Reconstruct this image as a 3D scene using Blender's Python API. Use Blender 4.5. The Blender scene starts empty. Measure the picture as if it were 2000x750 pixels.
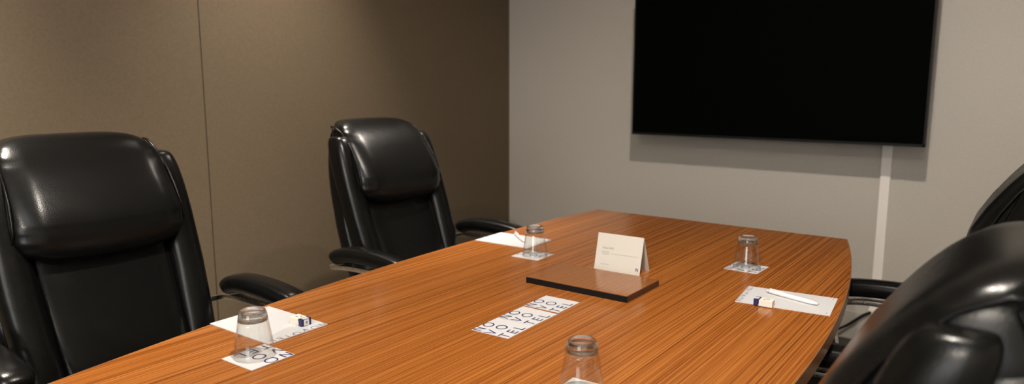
import bpy, bmesh, math, random
from mathutils import Vector, Matrix
random.seed(7)
PI = math.pi
scene = bpy.context.scene
COL = scene.collection

# ------------------------------------------------------------------ helpers
def link(name, bm, mat, parent=None, smooth=True, subsurf=0, bevel=0.0, recalc=True):
    if recalc:
        bmesh.ops.recalc_face_normals(bm, faces=bm.faces)
    me = bpy.data.meshes.new(name)
    bm.to_mesh(me); bm.free()
    o = bpy.data.objects.new(name, me)
    COL.objects.link(o)
    for m in (mat if isinstance(mat, (list, tuple)) else [mat]):
        me.materials.append(m)
    for p in me.polygons:
        p.use_smooth = smooth
    if parent is not None:
        o.parent = parent
    if bevel:
        b = o.modifiers.new('bevel', 'BEVEL'); b.width = bevel; b.segments = 3
        b.limit_method = 'ANGLE'; b.angle_limit = math.radians(40)
    if subsurf:
        s = o.modifiers.new('subsurf', 'SUBSURF'); s.levels = subsurf; s.render_levels = subsurf
    return o

def thing(name, label, cat, loc=(0, 0, 0), rotz=0.0, group=None):
    o = bpy.data.objects.new(name, None); COL.objects.link(o)
    o.empty_display_size = 0.05
    o.location = loc; o.rotation_euler = (0, 0, rotz)
    o['label'] = label; o['category'] = cat
    if group: o['group'] = group
    return o

def tag(o, label, cat, group=None):
    o['label'] = label; o['category'] = cat
    if group: o['group'] = group
    return o

def struct(o):
    o['kind'] = 'structure'
    return o

def dup(root, loc, rotz, label, group=None):
    def rec(src, parent):
        for ch in list(src.children):
            c = ch.copy(); COL.objects.link(c); c.parent = parent
            rec(ch, c)
    r = root.copy(); COL.objects.link(r)
    r.location = loc; r.rotation_euler = (0, 0, rotz)
    r['label'] = label
    if group: r['group'] = group
    rec(root, r)
    return r

def box(bm, x0, x1, y0, y1, z0, z1, M=None):
    vs = [bm.verts.new((x, y, z)) for x in (x0, x1) for y in (y0, y1) for z in (z0, z1)]
    for f in ((0, 1, 3, 2), (4, 6, 7, 5), (0, 4, 5, 1), (2, 3, 7, 6), (0, 2, 6, 4), (1, 5, 7, 3)):
        bm.faces.new([vs[i] for i in f])
    if M is not None:
        for v in vs: v.co = M @ v.co
    return vs

def prism(bm, pts, z0, z1):
    lo = [bm.verts.new((x, y, z0)) for x, y in pts]
    hi = [bm.verts.new((x, y, z1)) for x, y in pts]
    n = len(pts)
    bm.faces.new(hi); bm.faces.new(lo[::-1])
    for i in range(n):
        bm.faces.new((lo[i], lo[(i + 1) % n], hi[(i + 1) % n], hi[i]))

def lathe(bm, prof, n=48, M=None, closed=False):
    rings = []
    for r, z in prof:
        if r < 1e-6:
            rings.append([bm.verts.new((0, 0, z))])
        else:
            rings.append([bm.verts.new((r * math.cos(2 * PI * i / n), r * math.sin(2 * PI * i / n), z)) for i in range(n)])
    pairs = list(zip(rings, rings[1:])) + ([(rings[-1], rings[0])] if closed else [])
    for a, b in pairs:
        for i in range(n):
            j = (i + 1) % n
            if len(a) == 1 and len(b) == 1: continue
            if len(a) == 1: bm.faces.new((a[0], b[i], b[j]))
            elif len(b) == 1: bm.faces.new((a[i], b[0], a[j]))
            else: bm.faces.new((a[i], b[i], b[j], a[j]))
    if M is not None:
        for ring in rings:
            for v in ring: v.co = M @ v.co

def sweep(bm, path, section, up=Vector((0, 0, 1)), closed=False, cap=True, scale=None):
    """sweep a 2-D section (side, up) along a 3-D path"""
    P = [Vector(p) for p in path]; n = len(P); rings = []
    for i, p in enumerate(P):
        if closed: t = P[(i + 1) % n] - P[i - 1]
        else: t = P[min(i + 1, n - 1)] - P[max(i - 1, 0)]
        t.normalize()
        s = t.cross(up)
        if s.length < 1e-4: s = Vector((0, 1, 0))
        s.normalize(); u = s.cross(t).normalized()
        k = scale[i] if scale else 1.0
        rings.append([bm.verts.new(p + s * a * k + u * b * k) for a, b in section])
    m = len(section)
    for i in range(n if closed else n - 1):
        A = rings[i]; B = rings[(i + 1) % n]
        for j in range(m):
            bm.faces.new((A[j], A[(j + 1) % m], B[(j + 1) % m], B[j]))
    if cap and not closed:
        bm.faces.new(rings[0]); bm.faces.new(rings[-1][::-1])

def circle_sec(r, n=10):
    return [(r * math.cos(2 * PI * i / n), r * math.sin(2 * PI * i / n)) for i in range(n)]

def rect_sec(w, h):
    return [(-w / 2, -h / 2), (w / 2, -h / 2), (w / 2, h / 2), (-w / 2, h / 2)]

def smooth_path(pts, n=8, closed=False):
    P = [Vector(p) for p in pts]; out = []
    N = len(P); rng = range(N if closed else N - 1)
    for i in rng:
        if closed: a, b, c, d = P[i - 1], P[i], P[(i + 1) % N], P[(i + 2) % N]
        else: a, b, c, d = P[max(i - 1, 0)], P[i], P[i + 1], P[min(i + 2, N - 1)]
        for k in range(n):
            t = k / n
            out.append(0.5 * ((2 * b) + (c - a) * t + (2 * a - 5 * b + 4 * c - d) * t * t + (3 * b - a - 3 * c + d) * t ** 3))
    if not closed: out.append(P[-1])
    return out

def spow(v, e):
    return math.copysign(abs(v) ** e, v)

def superell(bm, c, half, e1=0.4, e2=0.4, nu=48, nv=28, deform=None):
    """superellipsoid; poles on the z axis; deform maps a normalised+real point"""
    def pt(u, v):
        cu, su, cv, sv = math.cos(u), math.sin(u), math.cos(v), math.sin(v)
        q = Vector((spow(cv, e1) * spow(cu, e2), spow(cv, e1) * spow(su, e2), spow(sv, e1)))
        p = Vector((q.x * half[0], q.y * half[1], q.z * half[2]))
        if deform: p = deform(p, q)
        return p + Vector(c)
    top = bm.verts.new(pt(0, PI / 2)); bot = bm.verts.new(pt(0, -PI / 2)); rings = []
    for j in range(1, nv):
        v = -PI / 2 + PI * j / nv
        rings.append([bm.verts.new(pt(-PI + 2 * PI * i / nu, v)) for i in range(nu)])
    for a, b in zip(rings, rings[1:]):
        for i in range(nu):
            j = (i + 1) % nu
            bm.faces.new((a[i], a[j], b[j], b[i]))
    for i in range(nu):
        j = (i + 1) % nu
        bm.faces.new((bot, rings[0][j], rings[0][i])); bm.faces.new((rings[-1][i], rings[-1][j], top))

# ------------------------------------------------------------------ materials
class NT:
    def __init__(s, name):
        s.m = bpy.data.materials.new(name); s.m.use_nodes = True
        s.t = s.m.node_tree; s.b = s.t.nodes['Principled BSDF']
    def n(s, kind, **kw):
        nd = s.t.nodes.new(kind)
        for k, v in kw.items():
            if k in nd.inputs: nd.inputs[k].default_value = v
            else: setattr(nd, k, v)
        return nd
    def l(s, a, b): s.t.links.new(a, b)
    def coords(s, scale=(1, 1, 1), out='Object'):
        tc = s.n('ShaderNodeTexCoord'); mp = s.n('ShaderNodeMapping')
        mp.inputs['Scale'].default_value = scale
        s.l(tc.outputs[out], mp.inputs['Vector']); return mp.outputs['Vector']
    def ramp(s, fac, stops):
        r = s.n('ShaderNodeValToRGB')
        while len(r.color_ramp.elements) < len(stops): r.color_ramp.elements.new(0.5)
        for e, (p, c) in zip(r.color_ramp.elements, stops):
            e.position = p; e.color = (*c, 1)
        s.l(fac, r.inputs['Fac']); return r.outputs['Color']
    def bump(s, height, strength=0.2, dist=0.01, normal=None):
        b = s.n('ShaderNodeBump', Strength=strength, Distance=dist)
        s.l(height, b.inputs['Height'])
        if normal: s.l(normal, b.inputs['Normal'])
        s.l(b.outputs['Normal'], s.b.inputs['Normal']); return b.outputs['Normal']
    def base(s, **kw):
        for k, v in kw.items():
            k = k.replace('_', ' ')
            s.b.inputs[k].default_value = (*v, 1) if isinstance(v, tuple) and len(v) == 3 else v
        return s

def simple(name, color, rough=0.5, metal=0.0, **kw):
    t = NT(name); t.base(Base_Color=color, Roughness=rough, Metallic=metal, **kw)
    v = t.coords((60, 60, 60)); nz = t.n('ShaderNodeTexNoise', Scale=3.0, Detail=3.0); t.l(v, nz.inputs['Vector'])
    mr = t.n('ShaderNodeMapRange'); mr.inputs['To Min'].default_value = max(rough - 0.05, 0); mr.inputs['To Max'].default_value = min(rough + 0.05, 1)
    t.l(nz.outputs['Fac'], mr.inputs['Value']); t.l(mr.outputs['Result'], t.b.inputs['Roughness'])
    return t.m

def wood_mat(name, dark=(0.105, 0.029, 0.006), mid=(0.25, 0.078, 0.0145), light=(0.38, 0.142, 0.033), rough=0.2):
    t = NT(name)
    # slow wander of the grain
    v0 = t.coords((1, 1, 1)); wn = t.n('ShaderNodeTexNoise', Scale=2.2, Detail=2.0); t.l(v0, wn.inputs['Vector'])
    sub = t.n('ShaderNodeVectorMath', operation='SUBTRACT'); t.l(wn.outputs['Color'], sub.inputs[0]); sub.inputs[1].default_value = (0.5, 0.5, 0.5)
    sc = t.n('ShaderNodeVectorMath', operation='SCALE'); t.l(sub.outputs[0], sc.inputs[0]); sc.inputs['Scale'].default_value = 0.0012
    ad = t.n('ShaderNodeVectorMath', operation='ADD'); t.l(v0, ad.inputs[0]); t.l(sc.outputs[0], ad.inputs[1])
    m1 = t.n('ShaderNodeMapping'); m1.inputs['Scale'].default_value = (620, 0.5, 1); t.l(ad.outputs[0], m1.inputs['Vector'])
    n1 = t.n('ShaderNodeTexNoise', Scale=1.0, Detail=1.5, Roughness=0.5); t.l(m1.outputs[0], n1.inputs['Vector'])
    m2 = t.n('ShaderNodeMapping'); m2.inputs['Scale'].default_value = (170, 0.4, 1); t.l(ad.outputs[0], m2.inputs['Vector'])
    n2 = t.n('ShaderNodeTexNoise', Scale=1.0, Detail=2.0); t.l(m2.outputs[0], n2.inputs['Vector'])
    m3 = t.n('ShaderNodeMapping'); m3.inputs['Scale'].default_value = (1100, 12, 1); t.l(ad.outputs[0], m3.inputs['Vector'])
    n3 = t.n('ShaderNodeTexNoise', Scale=1.0, Detail=2.0); t.l(m3.outputs[0], n3.inputs['Vector'])
    a = t.n('ShaderNodeMath', operation='MULTIPLY'); a.inputs[1].default_value = 0.74; t.l(n1.outputs['Fac'], a.inputs[0])
    b = t.n('ShaderNodeMath', operation='MULTIPLY_ADD'); b.inputs[1].default_value = 0.06; t.l(n2.outputs['Fac'], b.inputs[0]); t.l(a.outputs[0], b.inputs[2])
    c = t.n('ShaderNodeMath', operation='MULTIPLY_ADD'); c.inputs[1].default_value = 0.20; t.l(n3.outputs['Fac'], c.inputs[0]); t.l(b.outputs[0], c.inputs[2])
    col = t.ramp(c.outputs[0], [(0.33, dark), (0.48, mid), (0.63, light)])
    t.l(col, t.b.inputs['Base Color'])
    t.base(Roughness=rough, Specular_IOR_Level=0.24, Coat_Weight=0.0)
    t.bump(c.outputs[0], 0.08, 0.002)
    return t.m

def leather_mat():
    t = NT('black_leather')
    v = t.coords((1, 1, 1))
    vo = t.n('ShaderNodeTexVoronoi', Scale=420.0); t.l(v, vo.inputs['Vector'])
    m = t.n('ShaderNodeMapping'); m.inputs['Scale'].default_value = (1.0, 1.0, 1.6); t.l(v, m.inputs['Vector'])
    w = t.n('ShaderNodeTexNoise', Scale=7.0, Detail=2.0, Roughness=0.45, Distortion=0.3); t.l(m.outputs[0], w.inputs['Vector'])
    b1 = t.n('ShaderNodeBump', Strength=0.12, Distance=0.012); t.l(w.outputs['Fac'], b1.inputs['Height'])
    t.bump(vo.outputs['Distance'], 0.10, 0.001, b1.outputs['Normal'])
    t.base(Base_Color=(0.0032, 0.0032, 0.003), Roughness=0.3, Specular_IOR_Level=0.20)
    r = t.n('ShaderNodeMapRange'); r.inputs['To Min'].default_value = 0.21; r.inputs['To Max'].default_value = 0.32
    t.l(w.outputs['Fac'], r.inputs['Value']); t.l(r.outputs['Result'], t.b.inputs['Roughness'])
    return t.m

def wall_mat(name, c1, c2, fabric=False, rough=0.6):
    t = NT(name)
    v = t.coords((1, 1, 1))
    n = t.n('ShaderNodeTexNoise', Scale=90.0, Detail=5.0, Roughness=0.7); t.l(v, n.inputs['Vector'])
    col = t.ramp(n.outputs['Fac'], [(0.3, c1), (0.7, c2)])
    t.l(col, t.b.inputs['Base Color'])
    if fabric:
        m = t.n('ShaderNodeMapping'); m.inputs['Scale'].default_value = (500, 500, 90); t.l(v, m.inputs['Vector'])
        m2 = t.n('ShaderNodeMapping'); m2.inputs['Scale'].default_value = (90, 90, 700); t.l(v, m2.inputs['Vector'])
        a = t.n('ShaderNodeTexNoise', Scale=1.0, Detail=2.0); t.l(m.outputs[0], a.inputs['Vector'])
        b = t.n('ShaderNodeTexNoise', Scale=1.0, Detail=2.0); t.l(m2.outputs[0], b.inputs['Vector'])
        s = t.n('ShaderNodeMath', operation='ADD'); t.l(a.outputs['Fac'], s.inputs[0]); t.l(b.outputs['Fac'], s.inputs[1])
        t.bump(s.outputs[0], 0.25, 0.001)
    else:
        t.bump(n.outputs['Fac'], 0.15, 0.002)
    t.base(Roughness=rough)
    return t.m

M_WOOD = wood_mat('table_veneer')
M_EDGE = simple('table_edge_band', (0.22, 0.095, 0.035), 0.35)
M_LID = wood_mat('lid_veneer', dark=(0.09, 0.028, 0.007), mid=(0.21, 0.076, 0.020), light=(0.31, 0.125, 0.036), rough=0.10)
M_BLACK = simple('black_plastic', (0.004, 0.004, 0.004), 0.55, Specular_IOR_Level=0.2)
M_SCREEN = simple('matte_black_screen', (0.0007, 0.0010, 0.0008), 0.7, Specular_IOR_Level=0.02)
M_LEATHER = leather_mat()
M_CHROME = simple('brushed_chrome', (0.62, 0.58, 0.52), 0.28, 1.0)
M_PAPER = simple('white_paper', (0.52, 0.52, 0.53), 0.6)
M_CARD = simple('cream_card', (0.50, 0.475, 0.43), 0.65)
M_INK = simple('navy_ink', (0.012, 0.014, 0.085), 0.5)
M_GREYINK = simple('grey_ink', (0.16, 0.155, 0.15), 0.6)
M_NAVY = simple('navy_sleeve', (0.010, 0.012, 0.075), 0.4)
M_RUBBER = simple('off_white_box', (0.66, 0.62, 0.55), 0.6)
M_PEN = simple('white_pen_plastic', (0.70, 0.69, 0.70), 0.25)
M_BACK = wall_mat('back_wall_paint', (0.42, 0.388, 0.345), (0.47, 0.437, 0.39))
M_LEFT = wall_mat('left_wall_fabric', (0.086, 0.061, 0.034), (0.112, 0.081, 0.047), True, 0.75)
M_OTHER = wall_mat('plain_wall_paint', (0.42, 0.39, 0.35), (0.48, 0.45, 0.40))
M_CEIL = wall_mat('ceiling_tile', (0.62, 0.60, 0.56), (0.68, 0.66, 0.62))
M_CARPET = wall_mat('carpet', (0.035, 0.030, 0.026), (0.075, 0.066, 0.056), True, 0.95)
M_TRIM = simple('conduit_paint', (0.78, 0.74, 0.69), 0.4)
M_BASE = simple('baseboard_paint', (0.42, 0.39, 0.345), 0.35)

def glass_mat():
    t = NT('clear_glass')
    t.base(Base_Color=(0.98, 0.985, 0.98), Roughness=0.0, IOR=1.45, Transmission_Weight=1.0)
    out = t.t.nodes['Material Output']; tr = t.n('ShaderNodeBsdfTransparent'); mx = t.n('ShaderNodeMixShader'); mx.inputs[0].default_value = 0.12
    t.l(t.b.outputs[0], mx.inputs[1]); t.l(tr.outputs[0], mx.inputs[2]); t.l(mx.outputs[0], out.inputs['Surface'])
    return t.m
def thin_glass_mat():
    t = NT('thin_glass_wall')
    out = t.t.nodes['Material Output']; t.t.nodes.remove(t.b)
    tr = t.n('ShaderNodeBsdfTransparent', Color=(0.965, 0.965, 0.955, 1)); gl = t.n('ShaderNodeBsdfGlossy', Roughness=0.02)
    lw = t.n('ShaderNodeLayerWeight', Blend=0.5); pw = t.n('ShaderNodeMath', operation='POWER'); pw.inputs[1].default_value = 4.0
    fr = t.n('ShaderNodeMath', operation='MULTIPLY_ADD'); fr.inputs[1].default_value = 0.70; fr.inputs[2].default_value = 0.045
    t.l(lw.outputs['Facing'], pw.inputs[0]); t.l(pw.outputs[0], fr.inputs[0]); mx = t.n('ShaderNodeMixShader')
    t.l(fr.outputs[0], mx.inputs[0]); t.l(tr.outputs[0], mx.inputs[1]); t.l(gl.outputs[0], mx.inputs[2]); t.l(mx.outputs[0], out.inputs['Surface'])
    return t.m
M_THIN = thin_glass_mat()
M_GLASS = glass_mat()

def emit_mat(name, color, strength):
    t = NT(name); t.base(Base_Color=(0.8, 0.8, 0.8), Emission_Color=color, Emission_Strength=strength)
    return t.m

# ------------------------------------------------------------------ room
XL, XR, YB, YF, H = -2.77, 1.75, 3.70, -3.2, 3.0
WT = 0.1
def wall_box(name, x0, x1, y0, y1, z0, z1, m):
    bm = bmesh.new(); box(bm, x0, x1, y0, y1, z0, z1); return struct(link(name, bm, m, smooth=False))
wall_box('floor', XL - WT, XR + WT, YF - WT, YB + WT, -0.1, 0, M_CARPET)
wall_box('ceiling', XL - WT, XR + WT, YF - WT, YB + WT, H, H + 0.1, M_CEIL)
wall_box('wall_back', XL - WT, XR + WT, YB, YB + WT, 0, H, M_BACK)
wall_box('wall_right', XR, XR + WT, YF, YB, 0, H, M_OTHER)
wall_box('wall_front', XL - WT, XR + WT, YF - WT, YF, 0, H, M_OTHER)
# left wall: fabric-wrapped panels butting at thin seams
bm = bmesh.new()
SEAM = 1.592
edges = [YF, SEAM - 2.6, SEAM - 1.3 - 0.6, SEAM, YB]
edges = [YF, SEAM - 3.6, SEAM - 2.4, SEAM, YB]
for a, b in zip(edges, edges[1:]):
    g = 0.0022
    lo = a + (g if a != YF else 0); hi = b - (g if b != YB else 0)
    box(bm, XL - 0.02, XL, lo, hi, 0, H)
box(bm, XL - WT, XL - 0.02, YF, YB, 0, H)
struct(link('wall_left', bm, M_LEFT, smooth=False, bevel=0.0))
def baseboard(name, x0, x1, y0, y1):
    bm = bmesh.new(); box(bm, x0, x1, y0, y1, 0, 0.145)
    struct(link(name, bm, M_BASE, smooth=False, bevel=0.005))
baseboard('baseboard_back', XL, XR, YB - 0.016, YB)
baseboard('baseboard_left', XL, XL + 0.014, YF, YB - 0.016)
baseboard('baseboard_right', XR - 0.016, XR, YF, YB - 0.016)

# glowing window added out of view behind the camera, for reflections in the leather
wx0, wx1, wz0, wz1 = -0.7, 0.9, 0.95, 2.15
bm = bmesh.new(); box(bm, wx0, wx1, YF + 0.002, YF + 0.012, wz0, wz1)
pane = struct(link('added_window', bm, emit_mat('added_window_glow', (0.90, 0.97, 1.0), 7.0), smooth=False))
for nm, a in (('added_window_frame', (wx0 - 0.05, wx1 + 0.05, YF + 0.001, YF + 0.03, wz1, wz1 + 0.05)), ('added_window_frame', (wx0 - 0.05, wx1 + 0.05, YF + 0.001, YF + 0.04, wz0 - 0.05, wz0)),
              ('added_window_frame', (wx0 - 0.05, wx0, YF + 0.001, YF + 0.03, wz0, wz1)), ('added_window_frame', (wx1, wx1 + 0.05, YF + 0.001, YF + 0.03, wz0, wz1)), ('added_window_frame', (0.08, 0.12, YF + 0.012, YF + 0.03, wz0, wz1))):
    bm = bmesh.new(); box(bm, *a); link(nm, bm, M_TRIM, pane, smooth=False)

# surface cable conduit under the television
cx_ = -0.543
t = thing('cable_conduit', 'slim white vertical cable conduit on the grey wall below the television', 'cable conduit', (cx_, YB, 0.145))
bm = bmesh.new(); box(bm, -0.022, 0.022, -0.020, 0, 0, 1.05)
link('cover', bm, M_TRIM, t, smooth=False, bevel=0.003)
bm = bmesh.new(); box(bm, -0.026, 0.026, -0.026, 0, 0.0, 0.03)
link('end_cap', bm, M_TRIM, t, smooth=False, bevel=0.003)
bm = bmesh.new()
p = smooth_path([(cx_ - 0.012, YB - 0.03, 0.16), (cx_ - 0.05, YB - 0.04, 0.135), (cx_ - 0.13, YB - 0.05, 0.065), (cx_ - 0.24, YB - 0.10, 0.02), (cx_ - 0.45, YB - 0.16, 0.008), (cx_ - 0.8, YB - 0.25, 0.007), (cx_ - 1.0, YB - 0.6, 0.007), (cx_ - 0.75, YB - 0.95, 0.007)], 10)
sweep(bm, p, circle_sec(0.0065))
tag(link('power_cable', bm, M_BLACK), 'black cable drooping from the foot of the white conduit to the floor', 'cable')

# ------------------------------------------------------------------ television
TY = YB - 0.24
def tvx(px_at_35): return px_at_35 * TY / 3.5
def tvz(z35): return 1.25 + (z35 - 1.25) * TY / 3.5
x0, x1, z0 = tvx(-1.777), tvx(-0.373), tvz(0.9825)
tw = x1 - x0; th = tw * 0.575
t = thing('television', 'large black flat television mounted high on the grey back wall', 'television', ((x0 + x1) / 2, YB, z0))
d = YB - TY
bm = bmesh.new(); box(bm, -tw / 2, tw / 2, -d + 0.004, -d + 0.045, 0, th)
link('casing', bm, M_BLACK, t, smooth=False, bevel=0.003)
bm = bmesh.new(); box(bm, -tw / 2 + 0.008, tw / 2 - 0.008, -d + 0.001, -d + 0.0045, 0.012, th - 0.008)
link('screen', bm, M_SCREEN, t, smooth=False)
bm = bmesh.new()
for a in (-tw / 2, tw / 2 - 0.008): box(bm, a, a + 0.008, -d, -d + 0.004, 0, th)
box(bm, -tw / 2, tw / 2, -d, -d + 0.004, 0, 0.012); box(bm, -tw / 2, tw / 2, -d, -d + 0.004, th - 0.008, th)
link('bezel', bm, M_BLACK, t, smooth=False)
bm = bmesh.new()
box(bm, -0.30, 0.30, -0.022, -0.001, 0.22, 0.62)
for a in (-0.2, 0.2):
    box(bm, a - 0.02, a + 0.02, -d + 0.045, -0.02, 0.25, 0.30); box(bm, a - 0.02, a + 0.02, -d + 0.045, -0.02, 0.54, 0.59)
link('wall_bracket', bm, M_BLACK, t, smooth=False)

# ------------------------------------------------------------------ table
S = 0.778
TZ = 0.74
def xr(y): return (-0.376 - 0.080 * (y - 1.55) ** 2)
def xl(y): return (-1.882 + 0.058 * (y - 2.30) ** 2)
y0r, y1r = 0.30, 3.232
N = 60
outline = []
for i in range(N + 1):
    y = y0r + (y1r - y0r) * i / N; outline.append((xr(y) * S, y * S))
for i in range(N + 1):
    y = y1r + (y0r - y1r) * i / N; outline.append((xl(y) * S, y * S))
tcx = sum(p[0] for p in outline) / len(outline); tcy = sum(p[1] for p in outline) / len(outline)
loc_out = [(x - tcx, y - tcy) for x, y in outline]
tab = thing('conference_table', 'long boat-shaped conference table with orange-brown striped wood veneer top', 'conference table', (tcx, tcy, 0))
def shrink(pts, k):
    c = Vector((0, 0)); out = []
    n = len(pts)
    for i, p in enumerate(pts):
        a = Vector(pts[i - 1]); b = Vector(pts[(i + 1) % n]); tdir = (b - a).normalized()
        nrm = Vector((tdir.y, -tdir.x))
        out.append((p[0] - nrm.x * k, p[1] - nrm.y * k))
    return out
bm = bmesh.new(); prism(bm, shrink(loc_out, 0.0025), TZ - 0.034, TZ)
link('tabletop', bm, M_WOOD, tab, smooth=False)
bm = bmesh.new()
inn = shrink(loc_out, 0.0024)
for (za, zb) in ((TZ - 0.034, TZ - 0.0006),):
    n = len(inn)
    a = [bm.verts.new((*p, za)) for p in loc_out]; b = [bm.verts.new((*p, zb)) for p in loc_out]
    c = [bm.verts.new((*p, za)) for p in inn]; e = [bm.verts.new((*p, zb)) for p in inn]
    for i in range(n):
        j = (i + 1) % n
        bm.faces.new((a[i], a[j], b[j], b[i])); bm.faces.new((b[i], b[j], e[j], e[i]))
        bm.faces.new((c[i], e[i], e[j], c[j])); bm.faces.new((a[i], c[i], c[j], a[j]))
link('edge_band', bm, M_EDGE, tab, smooth=False)
for yy in (-0.62, 0.62):
    bm = bmesh.new(); box(bm, -0.18, 0.18, yy - 0.03, yy + 0.03, 0.0, TZ - 0.034)
    link('pedestal', bm, M_WOOD, tab, smooth=False, bevel=0.004)
bm = bmesh.new(); box(bm, -0.015, 0.015, -0.59, 0.59, 0.30, 0.62)
link('stretcher', bm, M_WOOD, tab, smooth=False)

# raised lid of the table power box
lid = thing('power_box_lid', 'low rectangular wood-veneer lid with a black front edge, raised on the table centre', 'power box lid', ((-1.028 - 0.737) / 2, 1.535, TZ))
LW, LD = 0.292, 0.176
bm = bmesh.new(); box(bm, -LW / 2, LW / 2, -LD / 2 + 0.003, LD / 2, 0.0, 0.0150)
link('lid_core', bm, simple('dark_brown_edge', (0.045, 0.018, 0.008), 0.4), lid, smooth=False)
bm = bmesh.new(); box(bm, -LW / 2, LW / 2, -LD / 2 + 0.0005, LD / 2, 0.0150, 0.0165)
link('veneer_top', bm, M_LID, lid, smooth=False)
bm = bmesh.new(); box(bm, -LW / 2, LW / 2, -LD / 2, -LD / 2 + 0.003, 0.0, 0.0150)
link('front_edge', bm, M_BLACK, lid, smooth=False)['label'] = 'black front edge strip'

# ------------------------------------------------------------------ printed lettering
def text_bm(body, size, spacing=1.0, offset=0.0):
    cu = bpy.data.curves.new('lettering', 'FONT'); cu.body = body; cu.size = size
    cu.space_character = spacing; cu.offset = offset; cu.resolution_u = 4
    o = bpy.data.objects.new('lettering', cu); COL.objects.link(o)
    dg = bpy.context.evaluated_depsgraph_get()
    me = bpy.data.meshes.new_from_object(o.evaluated_get(dg))
    bm = bmesh.new(); bm.from_mesh(me)
    bpy.data.objects.remove(o); bpy.data.curves.remove(cu); bpy.data.meshes.remove(me)
    return bm

def stroke_letters(rows, t):
    """thin geometric capitals from strokes: rows = [(char, x, y, w, h)] -> bmesh in the xy plane"""
    bm = bmesh.new()
    def seg(ax, ay, bx, by):
        a = Vector((ax, ay)); b = Vector((bx, by)); dd = (b - a).normalized(); nn = Vector((-dd.y, dd.x)) * t / 2
        q = [a + nn, a - nn, b - nn, b + nn]
        bm.faces.new([bm.verts.new((p.x, p.y, 0)) for p in q])
    for ch, x, y, w, h in rows:
        k = t / 2
        if ch == 'N':
            seg(x + k, y, x + k, y + h); seg(x + w - k, y, x + w - k, y + h); seg(x + k, y + h, x + w - k, y)
        elif ch == 'V':
            seg(x + k, y + h, x + w / 2, y); seg(x + w - k, y + h, x + w / 2, y)
        elif ch == 'T':
            seg(x, y + h - k, x + w, y + h - k); seg(x + w / 2, y, x + w / 2, y + h)
        elif ch == 'E':
            seg(x + k, y, x + k, y + h)
            for q in (k, h / 2, h - k): seg(x, y + q, x + w, y + q)
        elif ch == 'L':
            seg(x + k, y, x + k, y + h); seg(x, y + k, x + w, y + k)
        elif ch == 'O':
            n = 28
            ro = [(x + w / 2 + w / 2 * math.cos(2 * PI * i / n), y + h / 2 + h / 2 * math.sin(2 * PI * i / n)) for i in range(n)]
            ri = [(x + w / 2 + (w / 2 - t) * math.cos(2 * PI * i / n), y + h / 2 + (h / 2 - t) * math.sin(2 * PI * i / n)) for i in range(n)]
            A = [bm.verts.new((*p, 0)) for p in ro]; B = [bm.verts.new((*p, 0)) for p in ri]
            for i in range(n):
                j = (i + 1) % n; bm.faces.new((A[i], A[j], B[j], B[i]))
    return bm

def crop(bm, x0, x1, y0, y1):
    for co, no in (((x0, 0, 0), (-1, 0, 0)), ((x1, 0, 0), (1, 0, 0)), ((0, y0, 0), (0, -1, 0)), ((0, y1, 0), (0, 1, 0))):
        g = bm.verts[:] + bm.edges[:] + bm.faces[:]
        bmesh.ops.bisect_plane(bm, geom=g, plane_co=co, plane_no=no, clear_outer=True)

def thicken(bm, dz):
    """ink film: lift it a hair above the card"""
    for v in bm.verts: v.co.z += 0.00025
    for f in bm.faces:
        f.normal_update()
        if f.normal.z < 0: f.normal_flip()

# ------------------------------------------------------------------ coasters
CS = 0.094
def make_coaster(name, label, loc, rotz, group=None):
    """text runs along local +x, lines step towards local -y"""
    t = thing(name, label, 'coaster', loc, rotz, group)
    h = CS / 2
    bm = bmesh.new(); box(bm, -h, h, -h, h, 0, 0.0011)
    link('card', bm, M_PAPER, t, smooth=False, bevel=0.0002)
    tk = CS * 0.034; rows = []
    for ch, u, v, w_, h_ in (('N', .120, .120, .20, .25), ('O', .125, .470, .28, .27), ('V', .460, .107, .24, .25), ('O', .472, .500, .28, .27),
                             ('T', .835, .103, .21, .25), ('E', .835, .405, .155, .25), ('L', .835, .690, .155, .25)):
        rows.append((ch, -h + (v - w_ / 2) * CS, h - (u + h_ / 2) * CS, w_ * CS, h_ * CS))
    b = stroke_letters(rows, tk); crop(b, -h + 0.0003, h - 0.0003, -h + 0.0003, h - 0.0003)
    for v in b.verts: v.co.z = 0.0011
    thicken(b, 0.00012)
    link('printed_lettering', b, M_INK, t, smooth=False, recalc=False)['label'] = 'navy blue lettering'
    return t
ROT_R = PI / 2      # reads along +Y, for people on the right
ROT_L = -PI / 2
G3 = 'coasters laid in a row on the table'
c1 = make_coaster('coaster', 'white lettered coaster at the near end of the row of three', (-1.115 * S, 1.459 * S, TZ), ROT_R + 0.03, G3)
dup(c1, (-1.118 * S, 1.583 * S, TZ), ROT_R + 0.0, 'middle white lettered coaster in the row of three', G3)
dup(c1, (-1.123 * S, 1.716 * S, TZ), ROT_R + 0.02, 'white lettered coaster of the row nearest the wooden power box lid', G3)
g = 'coasters under the glasses'
GP = {'near_left': (-1.468 * S, 0.940 * S), 'far_left': (-1.523 * S, 2.186 * S), 'far_right': (-0.792 * S, 2.492 * S), 'near_right': (-0.724 * S, 1.235 * S)}
dup(c1, (*GP['near_left'], TZ), ROT_L + 0.02, 'white lettered coaster under the glass beside the left-hand front notepad', g)
dup(c1, (*GP['far_left'], TZ), ROT_L + 0.05, 'white coaster under the far left glass next to the distant notepad', g)
dup(c1, (*GP['far_right'], TZ), ROT_R - 0.04, 'white coaster under the far right glass, with cropped blue letters', g)
dup(c1, (*GP['near_right'], TZ), ROT_R + 0.05, 'white coaster under the glass at the bottom edge of the photo', g)

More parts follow.
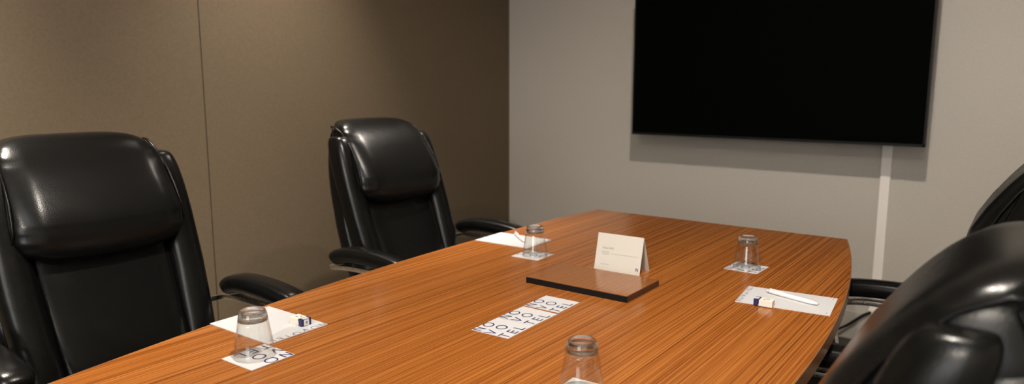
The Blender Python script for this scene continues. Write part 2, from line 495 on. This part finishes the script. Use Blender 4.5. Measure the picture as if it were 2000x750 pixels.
# ------------------------------------------------------------------ glasses
def make_glass(label, loc):
    t = thing('drinking_glass', label, 'glass', loc, 0, 'upside-down tumblers on coasters')
    HG, RR, RB = 0.091, 0.0385, 0.0245     # height, rim radius (down), base radius (up)
    def ro(z): return RR + (RB - RR) * (z / HG) ** 1.12
    wall = 0.0016; zj = HG - 0.020
    zz = [0.0012 + (zj - 0.0012) * i / 12 for i in range(13)]
    prof = [(ro(z), z) for z in zz]
    prof += [(ro(z) - wall, z) for z in zz[::-1]] + [(RR - 0.0013, 0.0), (RR - 0.0005, 0.0)]
    bm = bmesh.new(); lathe(bm, prof, 72, closed=True)
    link('bowl', bm, M_THIN, t)
    pb = [(0.0, zj + 0.0062), (ro(zj) - 0.0075, zj + 0.0056), (ro(zj) - 0.0042, zj + 0.0038), (ro(zj) - 0.0022, zj + 0.0004), (ro(zj) - 0.0012, zj), (ro(zj), zj + 0.0001)]
    pb += [(ro(zj + 0.006), zj + 0.006), (ro(zj + 0.012), zj + 0.012), (RB, HG - 0.0035), (RB - 0.0010, HG - 0.0012), (RB - 0.0028, HG), (RB - 0.0048, HG - 0.0006), (RB - 0.008, HG - 0.0024), (0, HG - 0.0030)]
    bm = bmesh.new(); lathe(bm, pb, 72)
    link('thick_base', bm, M_GLASS, t)['label'] = 'thick clear glass base'
    return t
cz = TZ + 0.00125
make_glass('upside-down clear tumbler in front of the left notepad with the small box', (GP['near_left'][0] - 0.008, GP['near_left'][1] - 0.002, cz))
make_glass('upside-down clear tumbler by the far left notepad and second chair', (GP['far_left'][0] + 0.008, GP['far_left'][1], cz))
make_glass('upside-down clear tumbler at the far right, behind the notepad with a pen', (GP['far_right'][0] + 0.002, GP['far_right'][1] - 0.004, cz))
make_glass('upside-down clear tumbler nearest the camera, cut by the bottom edge', (GP['near_right'][0] - 0.008, GP['near_right'][1] + 0.004, cz))

# ------------------------------------------------------------------ notepads
def make_pad(label, loc, rotz, lx=0.205, ly=0.146):
    """local: header edge at +y, text reads along +x"""
    t = thing('notepad', label, 'notepad', loc, rotz, 'white notepads set out on the table')
    w, h = ly, lx
    bm = bmesh.new(); box(bm, -w / 2, w / 2, -h / 2, h / 2, 0, 0.0016)
    link('paper', bm, M_PAPER, t, smooth=False)
    L = 0.0165; tk = 0.0016; y = h / 2 - 0.0125; rows = []
    ws = [0.8, 1.05, 0.95, 1.05, 0.85, 0.6, 0.6]; x = -w / 2 + 0.002
    for ch, k in zip('NOVOTEL', ws):
        rows.append((ch, x, y, L * k, L)); x += L * k + 0.0062
    b = stroke_letters(rows, tk); crop(b, -w / 2 + 0.0003, w / 2 - 0.0003, -h / 2, h / 2 - 0.0003)
    for v in b.verts: v.co.z = 0.0016
    thicken(b, 0.0001)
    link('printed_header', b, M_INK, t, smooth=False, recalc=False)['label'] = 'navy blue lettering cut by the pad edge'
    for (ax, ay) in ((-w / 2 + 0.008, -h / 2 + 0.008), (w / 2 - 0.020, -h / 2 + 0.008)):
        bm = bmesh.new(); box(bm, ax, ax + 0.011, ay, ay + 0.0012, 0.0016, 0.0017)
        link('corner_print', bm, M_GREYINK, t, smooth=False)
    return t
pad1 = make_pad('white notepad at the near left, with a small blue-ended box on it', (-1.654 * S, 1.096 * S, TZ), -PI / 2 + 0.01, 0.208, 0.147)
pad2 = dup(pad1, (-1.743 * S, 2.357 * S, TZ), -PI / 2 + 0.03, 'white notepad at the far left beside the tumbler, with a pen across it')
pad3 = dup(pad1, (-0.564 * S, 2.178 * S, TZ), PI / 2 - 0.10, 'white notepad at the right table edge, carrying a pen and small box')
pad3.rotation_euler.z = PI / 2 + 0.10

# small boxes with a navy end
def make_box(label, loc, rotz):
    t = thing('mint_box', label, 'small box', loc, rotz, 'small boxes on notepads')
    Lx, Ly, Lz = 0.042, 0.024, 0.015
    bm = bmesh.new(); box(bm, -Lx / 2, Lx / 2 - 0.0115, -Ly / 2, Ly / 2, 0, Lz)
    link('body', bm, M_RUBBER, t, smooth=False, bevel=0.0006)
    # sleeve end: slanting navy face
    bm = bmesh.new()
    pts = [(Lx / 2 - 0.0115, 0.0), (Lx / 2, 0.0), (Lx / 2, Lz), (Lx / 2 - 0.0160, Lz)]
    pts = [(Lx / 2 - 0.0070, 0.0), (Lx / 2 + 0.0004, 0.0), (Lx / 2 + 0.0004, Lz + 0.0004), (Lx / 2 - 0.0125, Lz + 0.0004)]
    A = [bm.verts.new((x, -Ly / 2 - 0.0004, z)) for x, z in pts]; B = [bm.verts.new((x, Ly / 2 + 0.0004, z)) for x, z in pts]
    bm.faces.new(A); bm.faces.new(B[::-1])
    for i in range(4): bm.faces.new((A[i], B[i], B[(i + 1) % 4], A[(i + 1) % 4]))
    s = link('sleeve', bm, M_NAVY, t, smooth=False, bevel=0.0004); s['label'] = 'navy blue sleeve end'
    bm = bmesh.new(); box(bm, Lx / 2 + 0.0004, Lx / 2 + 0.0009, -Ly / 2 + 0.0055, Ly / 2 - 0.0055, 0.0012, Lz - 0.0012)
    box(bm, Lx / 2 - 0.0095, Lx / 2 + 0.0009, -Ly / 2 + 0.0055, Ly / 2 - 0.0055, Lz + 0.0002, Lz + 0.0008)
    e = link('end_label', bm, M_PAPER, t, smooth=False)
    bm = bmesh.new(); box(bm, Lx / 2 + 0.0009, Lx / 2 + 0.0011, -0.0022, 0.0022, 0.0050, 0.0105)
    link('end_print', bm, M_GREYINK, t, smooth=False)
    bm = bmesh.new(); box(bm, -0.012, -0.004, -0.004, -0.001, Lz, Lz + 0.0002); box(bm, -0.004, 0.001, 0.002, 0.006, Lz, Lz + 0.0002)
    link('small_print', bm, M_GREYINK, t, smooth=False)
    return t
pz = TZ + 0.0017
b1 = make_box('small white box with navy end on the near left notepad', (-1.231, 0.893, pz), 0.0)
dup(b1, (-0.469, 1.618, pz), PI + 0.05, 'small pale box with navy end on the right-hand notepad beside the pen')

# pens
def make_pen(label, loc, rotz):
    t = thing('ballpoint_pen', label, 'pen', loc, rotz, 'white pens on notepads')
    RX = Matrix.Rotation(PI / 2, 4, 'Y')
    bm = bmesh.new()
    lathe(bm, [(0, -0.062), (0.0035, -0.062), (0.0052, -0.058), (0.0054, 0.0), (0.0054, 0.030), (0.0047, 0.052), (0.0016, 0.066), (0.0, 0.066)], 20, RX)
    link('barrel', bm, M_PEN, t)
    bm = bmesh.new(); lathe(bm, [(0.0, 0.066), (0.0012, 0.066), (0.0006, 0.0705), (0.0, 0.0705)], 12, RX)
    link('tip', bm, M_CHROME, t)
    bm = bmesh.new(); box(bm, -0.060, -0.020, -0.0018, 0.0018, 0.0055, 0.0075)
    link('clip', bm, M_PEN, t, smooth=False, bevel=0.0006)
    bm = bmesh.new(); lathe(bm, [(0.0, -0.068), (0.0026, -0.068), (0.003, -0.064), (0.003, -0.061), (0, -0.061)], 16, RX)
    link('push_button', bm, M_PEN, t)
    return t
PENZ = pz + 0.0054
pA = Vector((-0.478, 1.735)); 
p1 = make_pen('white ballpoint pen lying slanted on the right-hand notepad', (-0.430, 1.705, PENZ), -0.30)
dup(p1, (-1.350, 1.860, PENZ), -0.70, 'white ballpoint pen on the far left notepad beside the tumbler')

# ------------------------------------------------------------------ tent card
tx, ty = (-1.231 * S - 1.053 * S) / 2, 2.156 * S
tc = thing('tent_card', 'cream folded tent card standing behind the wooden power box lid', 'tent card', (tx, ty, TZ), 0.035)
TW, THh, TD = 0.138, 0.100, 0.066
M_ = None
def panel(y_lo, y_hi, z_hi, m, name, th=0.0006):
    bm = bmesh.new()
    a = Vector((0, y_lo, 0)); b = Vector((0, y_hi, z_hi)); nrm = Vector((0, -(z_hi), y_hi - y_lo)).normalized() * th
    vs = []
    for x in (-TW / 2, TW / 2):
        for q in (a, b, b + nrm, a + nrm): vs.append(bm.verts.new((x, q.y, max(q.z, 0.0))))
    for f in ((0, 1, 2, 3), (7, 6, 5, 4), (0, 4, 5, 1), (1, 5, 6, 2), (2, 6, 7, 3), (3, 7, 4, 0)): bm.faces.new([vs[i] for i in f])
    return link(name, bm, m, tc, smooth=False)
fy = 0.026; 
panel(0.0006, fy, THh, M_CARD, 'front_panel')
panel(TD, fy + 0.0006, THh, M_CARD, 'back_panel')
ang = math.atan2(THh, fy - 0.0006)
def on_front(bm, xo, zo):
    """text plane (x, y) onto the leaning front face; zo measured up the face"""
    nrm = Vector((0, -math.sin(ang), math.cos(ang)))
    base = Vector((0, 0.0006, 0)) + nrm * 0.0006
    for v in bm.verts:
        s = zo + v.co.y
        q = base + Vector((xo + v.co.x, math.cos(ang) * s, math.sin(ang) * s)) + nrm * (0.00025)
        v.co = q
b = text_bm('Free WiFi', 0.0085); on_front(b, -TW / 2 + 0.019, 0.060)
link('printed_heading', b, M_GREYINK, tc, smooth=False, recalc=False)
for body, sz, xo, zo in (('Network', 0.0055, -0.0500, 0.0505), ('Password', 0.0055, -0.0500, 0.0445), ('novotel.com', 0.0050, -0.0500, 0.0160)):
    c = text_bm(body, sz); on_front(c, xo, zo)
    link('printed_line', c, M_GREYINK, tc, smooth=False, recalc=False)
b = bmesh.new()
for q in range(17): 
    box(b, -0.020 + q * 0.0045, -0.020 + q * 0.0045 + 0.0034, 0, 0.0012, 0, 0.0001)
on_front(b, 0.0, 0.0478)
link('text_rule', b, simple('pale_grey_ink', (0.42, 0.40, 0.36), 0.6), tc, smooth=False)
b = stroke_letters([('N', 0, 0, 0.0075, 0.0085)], 0.0016); on_front(b, TW / 2 - 0.0135, 0.0105)
link('printed_logo', b, M_INK, tc, smooth=False, recalc=False)

# ------------------------------------------------------------------ executive chairs
LEAN = math.tan(math.radians(20))
def xb(z): return -0.195 - (z - 0.45) * LEAN     # centre plane of the backrest
def make_chair(label, loc, rotz):
    t = thing('executive_chair', label, 'office chair', loc, rotz, 'black leather executive chairs around the table')
    # --- seat
    bm = bmesh.new()
    def dseat(p, q):
        p = p.copy(); p.z += -0.05 * max(q.x, 0) ** 3 + 0.012 * q.y * q.y - 0.01 * math.exp(-(q.y * q.y + q.x * q.x) * 3)
        p.y *= 1 - 0.06 * q.x
        return p
    superell(bm, (0.03, 0, 0.455), (0.275, 0.262, 0.062), 0.45, 0.35, 48, 20, dseat)
    st = link('seat', bm, M_LEATHER, t)
    bm = bmesh.new(); superell(bm, (0.02, 0, 0.395), (0.23, 0.22, 0.022), 0.3, 0.3, 32, 10)
    link('seat_pan', bm, M_BLACK, t)
    # --- back shell
    ZC, HH = 0.767, 0.335
    def wid(zn):      # half width relative to full, by normalised height
        return 0.96 + 0.06 * math.cos((zn + 0.35) * 1.7) - 0.03 * max(zn, 0)
    def dback(p, q):
        p = p.copy(); p.y *= wid(q.z)
        z = p.z + ZC
        p.x += 0.045 * abs(q.y) ** 2.5 * (0.6 + 0.4 * q.z)
        p.x += xb(z) - 0.012
        p.x += -0.015 * math.sin((q.z + 1) * PI / 2)
        return p
    bm = bmesh.new()
    superell(bm, (0, 0, ZC), (0.060, 0.236, HH), 0.5, 0.62, 64, 36, dback)
    sh = link('back_shell', bm, M_LEATHER, t)
    # --- side bolsters
    for s in (-1, 1):
        bm = bmesh.new()
        def dbol(p, q, s=s):
            p = p.copy(); z = p.z + 0.79
            k = (q.z + 1) / 2
            p.y += s * (0.176 + 0.022 * math.sin(k * PI * 0.75))
            p.x += xb(z) + 0.050 + 0.012 * k
            r = 1 - 0.15 * (1 - k)
            return p
        superell(bm, (0, 0, 0.79), (0.046, 0.042, 0.285), 0.35, 0.8, 28, 36, dbol)
        bo = link('side_bolster', bm, M_LEATHER, t)
    # --- central back cushion
    bm = bmesh.new()
    def dcu(p, q):
        p = p.copy(); z = p.z + 0.69
        p.y *= 0.90 + 0.10 * q.z
        p.x += xb(z) + 0.032
        p.x += 0.020 * math.exp(-((q.z + 0.45) / 0.45) ** 2)
        return p
    superell(bm, (0, 0, 0.69), (0.052, 0.172, 0.235), 0.35, 0.45, 48, 32, dcu)
    link('back_cushion', bm, M_LEATHER, t)
    # --- head pillow
    bm = bmesh.new()
    HP = 0.985
    def dhp(p, q):
        p = p.copy()
        # smiling lower edge and gently arched top
        if p.z < 0: p.z *= 1.0 + 0.14 * (1 - q.y * q.y) - 0.10
        else: p.z *= 1.0 + 0.02 * (1 - q.y * q.y)
        p.y *= 1.0 - 0.05 * q.z + 0.0
        z = p.z + HP
        if p.x > 0: p.x *= 1.0 + 0.28 * math.exp(-((q.z + 0.35) / 0.5) ** 2) - 0.12 * max(q.z, 0) 
        if q.x > 0 and q.z > 0.15: p.x -= 0.048 * ((q.z - 0.15) / 0.85) ** 2
        if q.x < 0 and q.z > 0: p.z -= 0.05 * (-q.x) ** 1.3 * min(q.z * 1.5, 1)
        # puckers towards the stitched ends
        e = max(abs(q.y) - 0.72, 0) / 0.28
        p.x *= 1 - 0.14 * e
        p.x += 0.0022 * e * math.sin(p.z * 210 + 1.3 * math.sin(p.z * 60)) * (1 if q.x > 0 else 0)
        p.x += xb(z) + 0.052
        return p
    superell(bm, (0, 0, HP), (0.080, 0.194, 0.142), 0.38, 0.32, 96, 56, dhp)
    hp = link('head_pillow', bm, M_LEATHER, t)
    for s in (-1, 1):     # stitched welt at each end of the pillow
        pth = []
        for i in range(28):
            v = -PI + 2 * PI * i / 28
            q = Vector((spow(math.cos(v), 0.75), s * 0.985, spow(math.sin(v), 0.75)))
            p = Vector((q.x * 0.080 * 0.80, s * 0.190, q.z * 0.142 * 0.86))
            pth.append(dhp(p, Vector((q.x, s * 0.95, q.z * 0.86))) + Vector((0, 0, HP)))
        bm = bmesh.new(); sweep(bm, pth, circle_sec(0.0032, 8), up=Vector((0, 1, 0)), closed=True)
        link('welt', bm, M_LEATHER, hp)
    # --- piping round the shell
    pth = []
    for i in range(72):
        v = -PI + 2 * PI * i / 72
        q = Vector((0.55, spow(math.cos(v), 0.5), spow(math.sin(v), 0.5)))
        p = Vector((0.040, q.y * 0.236 * 0.958, q.z * HH * 0.975))
        pth.append(dback(p, q) + Vector((0, 0, ZC)))
    bm = bmesh.new(); sweep(bm, pth, circle_sec(0.0038, 8), up=Vector((1, 0, 0)), closed=True)
    link('piping', bm, M_LEATHER, sh)
    # --- arms
    for s in (-1, 1):
        y = s * 0.312
        path = smooth_path([(-0.245, y, 0.680), (-0.225, y, 0.697), (-0.17, y, 0.709), (-0.10, y, 0.712), (-0.03, y, 0.709), (0.03, y, 0.702), (0.075, y, 0.692)], 6)
        sec = [(0.034 * spow(math.cos(2 * PI * i / 16), 0.6), 0.025 * spow(math.sin(2 * PI * i / 16), 0.7)) for i in range(16)]
        n = len(path); sc = [min(1, 0.55 + 0.45 * math.sin(PI / 2 * min(1, min(i, n - 1 - i) / 4))) for i in range(n)]
        bm = bmesh.new(); sweep(bm, path, sec, scale=sc)
        link('armrest_pad', bm, M_LEATHER, t)
        path = smooth_path([(-0.315, s * 0.235, 0.640), (-0.285, s * 0.29, 0.650), (-0.25, y, 0.658), (-0.18, y, 0.665), (-0.10, y, 0.668), (-0.01, y, 0.666), (0.045, y, 0.650), (0.066, y, 0.60), (0.050, y, 0.50), (0.02, y * 0.97, 0.43), (-0.03, y * 0.9, 0.40), (-0.09, y * 0.70, 0.395)], 7)
        bm = bmesh.new()
        rings = []
        for i, p in enumerate(path):
            a = path[max(i - 1, 0)]; c = path[min(i + 1, len(path) - 1)]; tg = (c - a); tg.y = 0; tg.normalize()
            nn = Vector((-tg.z, 0, tg.x))
            rings.append([bm.verts.new(p + Vector((0, dy, 0)) + nn * dn) for dy, dn in ((-0.018, -0.007), (0.018, -0.007), (0.018, 0.007), (-0.018, 0.007))])
        for A, B in zip(rings, rings[1:]):
            for j in range(4): bm.faces.new((A[j], A[(j + 1) % 4], B[(j + 1) % 4], B[j]))
        bm.faces.new(rings[0]); bm.faces.new(rings[-1][::-1])
        am = link('arm_frame', bm, M_CHROME, t, smooth=True, bevel=0.0015); am['label'] = 'metal strap under the black arm pad'
    # --- spine plate joining back and seat
    bm = bmesh.new()
    sweep(bm, smooth_path([(-0.05, 0, 0.385), (-0.20, 0, 0.375), (-0.285, 0, 0.42), (-0.31, 0, 0.52), (-0.335, 0, 0.62)], 6), rect_sec(0.07, 0.012), up=Vector((0, 0, 1)))
    link('back_bracket', bm, M_BLACK, t, smooth=False)
    # --- lift column, star base, castors
    bm = bmesh.new(); lathe(bm, [(0, 0.385), (0.04, 0.385), (0.04, 0.33), (0.016, 0.32), (0.016, 0.20), (0.027, 0.198), (0.027, 0.09), (0.034, 0.085), (0.034, 0.055), (0, 0.055)], 24)
    link('gas_lift', bm, M_CHROME, t)
    for k in range(5):
        a = 2 * PI * k / 5 + 0.3
        bm = bmesh.new()
        p = [(0.02 * math.cos(a), 0.02 * math.sin(a), 0.095), (0.15 * math.cos(a), 0.15 * math.sin(a), 0.088), (0.30 * math.cos(a), 0.30 * math.sin(a), 0.068)]
        sweep(bm, smooth_path(p, 4), rect_sec(0.045, 0.022), scale=[1.1 - 0.4 * i / 8 for i in range(9)])
        leg = link('base_leg', bm, M_BLACK, t, smooth=False, bevel=0.004)
        bm = bmesh.new()
        cx, cy = 0.29 * math.cos(a), 0.29 * math.sin(a)
        R = Matrix.Translation((cx, cy, 0.0265)) @ Matrix.Rotation(a + 0.7, 4, 'Z') @ Matrix.Rotation(PI / 2, 4, 'X')
        for dy in (-0.014, 0.014):
            lathe(bm, [(0, dy - 0.008), (0.022, dy - 0.008), (0.0265, dy - 0.004), (0.0265, dy + 0.004), (0.022, dy + 0.008), (0, dy + 0.008)], 20, R)
        lathe(bm, [(0, -0.006), (0.018, -0.006), (0.018, 0.006), (0, 0.006)], 12, R)
        lathe(bm, [(0, 0.0), (0.006, 0.0), (0.006, 0.036), (0, 0.036)], 10, Matrix.Translation((cx, cy, 0.03)))
        link('castor', bm, M_BLACK, leg)
    return t
def tilt(root, deg):
    """swing the whole backrest about its hinge above the seat"""
    a = math.radians(deg); R = Matrix.Rotation(a, 3, 'Y'); pv = Vector((-0.24, 0, 0.45))
    for c in root.children:
        if c.name.split('.')[0] in ('back_shell', 'side_bolster', 'back_cushion', 'head_pillow'):
            c.rotation_euler = (0, a, 0); c.location = pv - R @ pv
def lower(root, dz):
    """sink seat and arms on the gas lift"""
    for c in root.children:
        if c.name.split('.')[0] in ('seat', 'seat_pan', 'armrest_pad', 'arm_frame'): c.location.z -= dz
ch = make_chair('black leather executive chair at the far left, beside the distant notepad', (-1.560, 1.775, 0), 0.0)
dup(ch, (-1.545, 0.757, 0), 0.0, 'black leather executive chair at the near left, cut by the left edge of the photo')
c3 = dup(ch, (-0.395, 0.90, 0), PI, 'black leather executive chair nearest the camera at the lower right corner')
c4 = dup(ch, (-0.31, 1.90, 0), PI, 'black leather executive chair farther back on the right, armrest touching the table edge')
bpy.context.view_layer.update()
tilt(c3, 0); tilt(c4, 0)
lower(c3, 0.045); lower(c4, 0.045)
for r_ in (c3, c4):
    for c in r_.children:
        if c.name.split('.')[0] in ('armrest_pad', 'arm_frame'): c.location.x += 0.06
for r_, dz in ((c3, 0.035), (c4, -0.01)):
    for c in r_.children:
        if c.name.split('.')[0] in ('back_shell', 'side_bolster', 'back_cushion', 'head_pillow'): c.location.z -= dz

# ------------------------------------------------------------------ ceiling lights
def lamp(loc, energy, size, color, aim=None, spot=None, blend=0.5, label=''):
    if spot:
        L = bpy.data.lights.new('lamp', 'SPOT'); L.spot_size = math.radians(spot); L.spot_blend = blend; L.shadow_soft_size = size
    else:
        L = bpy.data.lights.new('lamp', 'AREA'); L.shape = 'DISK'; L.size = size
    L.energy = energy; L.color = color
    o = bpy.data.objects.new('lamp', L); COL.objects.link(o); o.location = loc
    if aim is not None:
        o.rotation_euler = (Vector(aim) - Vector(loc)).to_track_quat('-Z', 'Y').to_euler()
    return o
M_LAMP = emit_mat('lit_lamp_lens', (1.0, 0.86, 0.68), 6.0)
def downlight(x, y, energy, spot, blend, label, aim=None, size=0.045, color=(1.0, 0.90, 0.79)):
    t = thing('ceiling_downlight', label, 'ceiling light', (x, y, H), 0, 'recessed ceiling downlights')
    bm = bmesh.new(); lathe(bm, [(0.055, 0.0), (0.075, 0.0), (0.075, -0.006), (0.058, -0.008), (0.055, 0.0)], 32)
    link('trim_ring', bm, M_TRIM, t)
    bm = bmesh.new(); lathe(bm, [(0, -0.001), (0.055, -0.001), (0.055, -0.003), (0, -0.003)], 32)
    link('lens', bm, M_LAMP, t)
    l = lamp((x, y, H - 0.02), energy, size, color, aim or (x, y, 0), spot, blend)
    l.parent = t; l.location = (0, 0, -0.02)
downlight(-0.27, 0.75, 290, 160, 0.4, 'round recessed ceiling downlight above the right table edge')
downlight(0.3, -2.6, 520, 160, 0.4, 'round recessed ceiling downlight at the front end of the room')
downlight(-1.35, 2.75, 260, 42, 1.0, 'round recessed ceiling downlight above the far end of the table', aim=(-1.95, 1.75, 1.0))
downlight(-2.32, 1.92, 420, 64, 1.0, 'round recessed ceiling downlight near the left wall, above the seam')
downlight(-2.38, 0.25, 780, 66, 1.0, 'round recessed ceiling downlight near the left wall, above the near chair')

# unseen glowing panel added behind the camera to widen the near chair's highlights
t = thing('added_glow_panel', 'flush glowing panel added to the ceiling behind the camera for chair reflections', 'ceiling light', (0.15, -1.1, H))
bm = bmesh.new(); box(bm, -0.58, 0.58, -0.28, 0.28, -0.006, -0.001)
link('glow_face', bm, emit_mat('added_panel_glow', (0.97, 0.98, 1.0), 9.0), t, smooth=False)
for a in ((-0.60, 0.60, -0.30, -0.28), (-0.60, 0.60, 0.28, 0.30), (-0.60, -0.58, -0.28, 0.28), (0.58, 0.60, -0.28, 0.28)):
    bm = bmesh.new(); box(bm, a[0], a[1], a[2], a[3], -0.010, -0.001); link('frame_rail', bm, M_TRIM, t, smooth=False)

# soft light in the room
w = bpy.data.worlds.new('world'); scene.world = w; w.use_nodes = True
w.node_tree.nodes['Background'].inputs[0].default_value = (0.02, 0.02, 0.02, 1)

# ------------------------------------------------------------------ camera
cam = bpy.data.cameras.new('camera'); co = bpy.data.objects.new('camera', cam); COL.objects.link(co)
co.location = (0, 0, 1.25)
cam.sensor_width = 36; cam.lens = 1370 / 2000 * 36
co.rotation_euler = (PI / 2 - math.atan(209 / 1370), 0, math.radians(36.6))
cam.clip_start = 0.02
cam.dof.use_dof = True; cam.dof.focus_distance = 1.5; cam.dof.aperture_fstop = 3.2
scene.camera = co
scene.view_settings.view_transform = 'Standard'; scene.view_settings.look = 'None'
scene.view_settings.gamma = 1; scene.view_settings.use_curve_mapping = False
scene.view_settings.exposure = 0.0
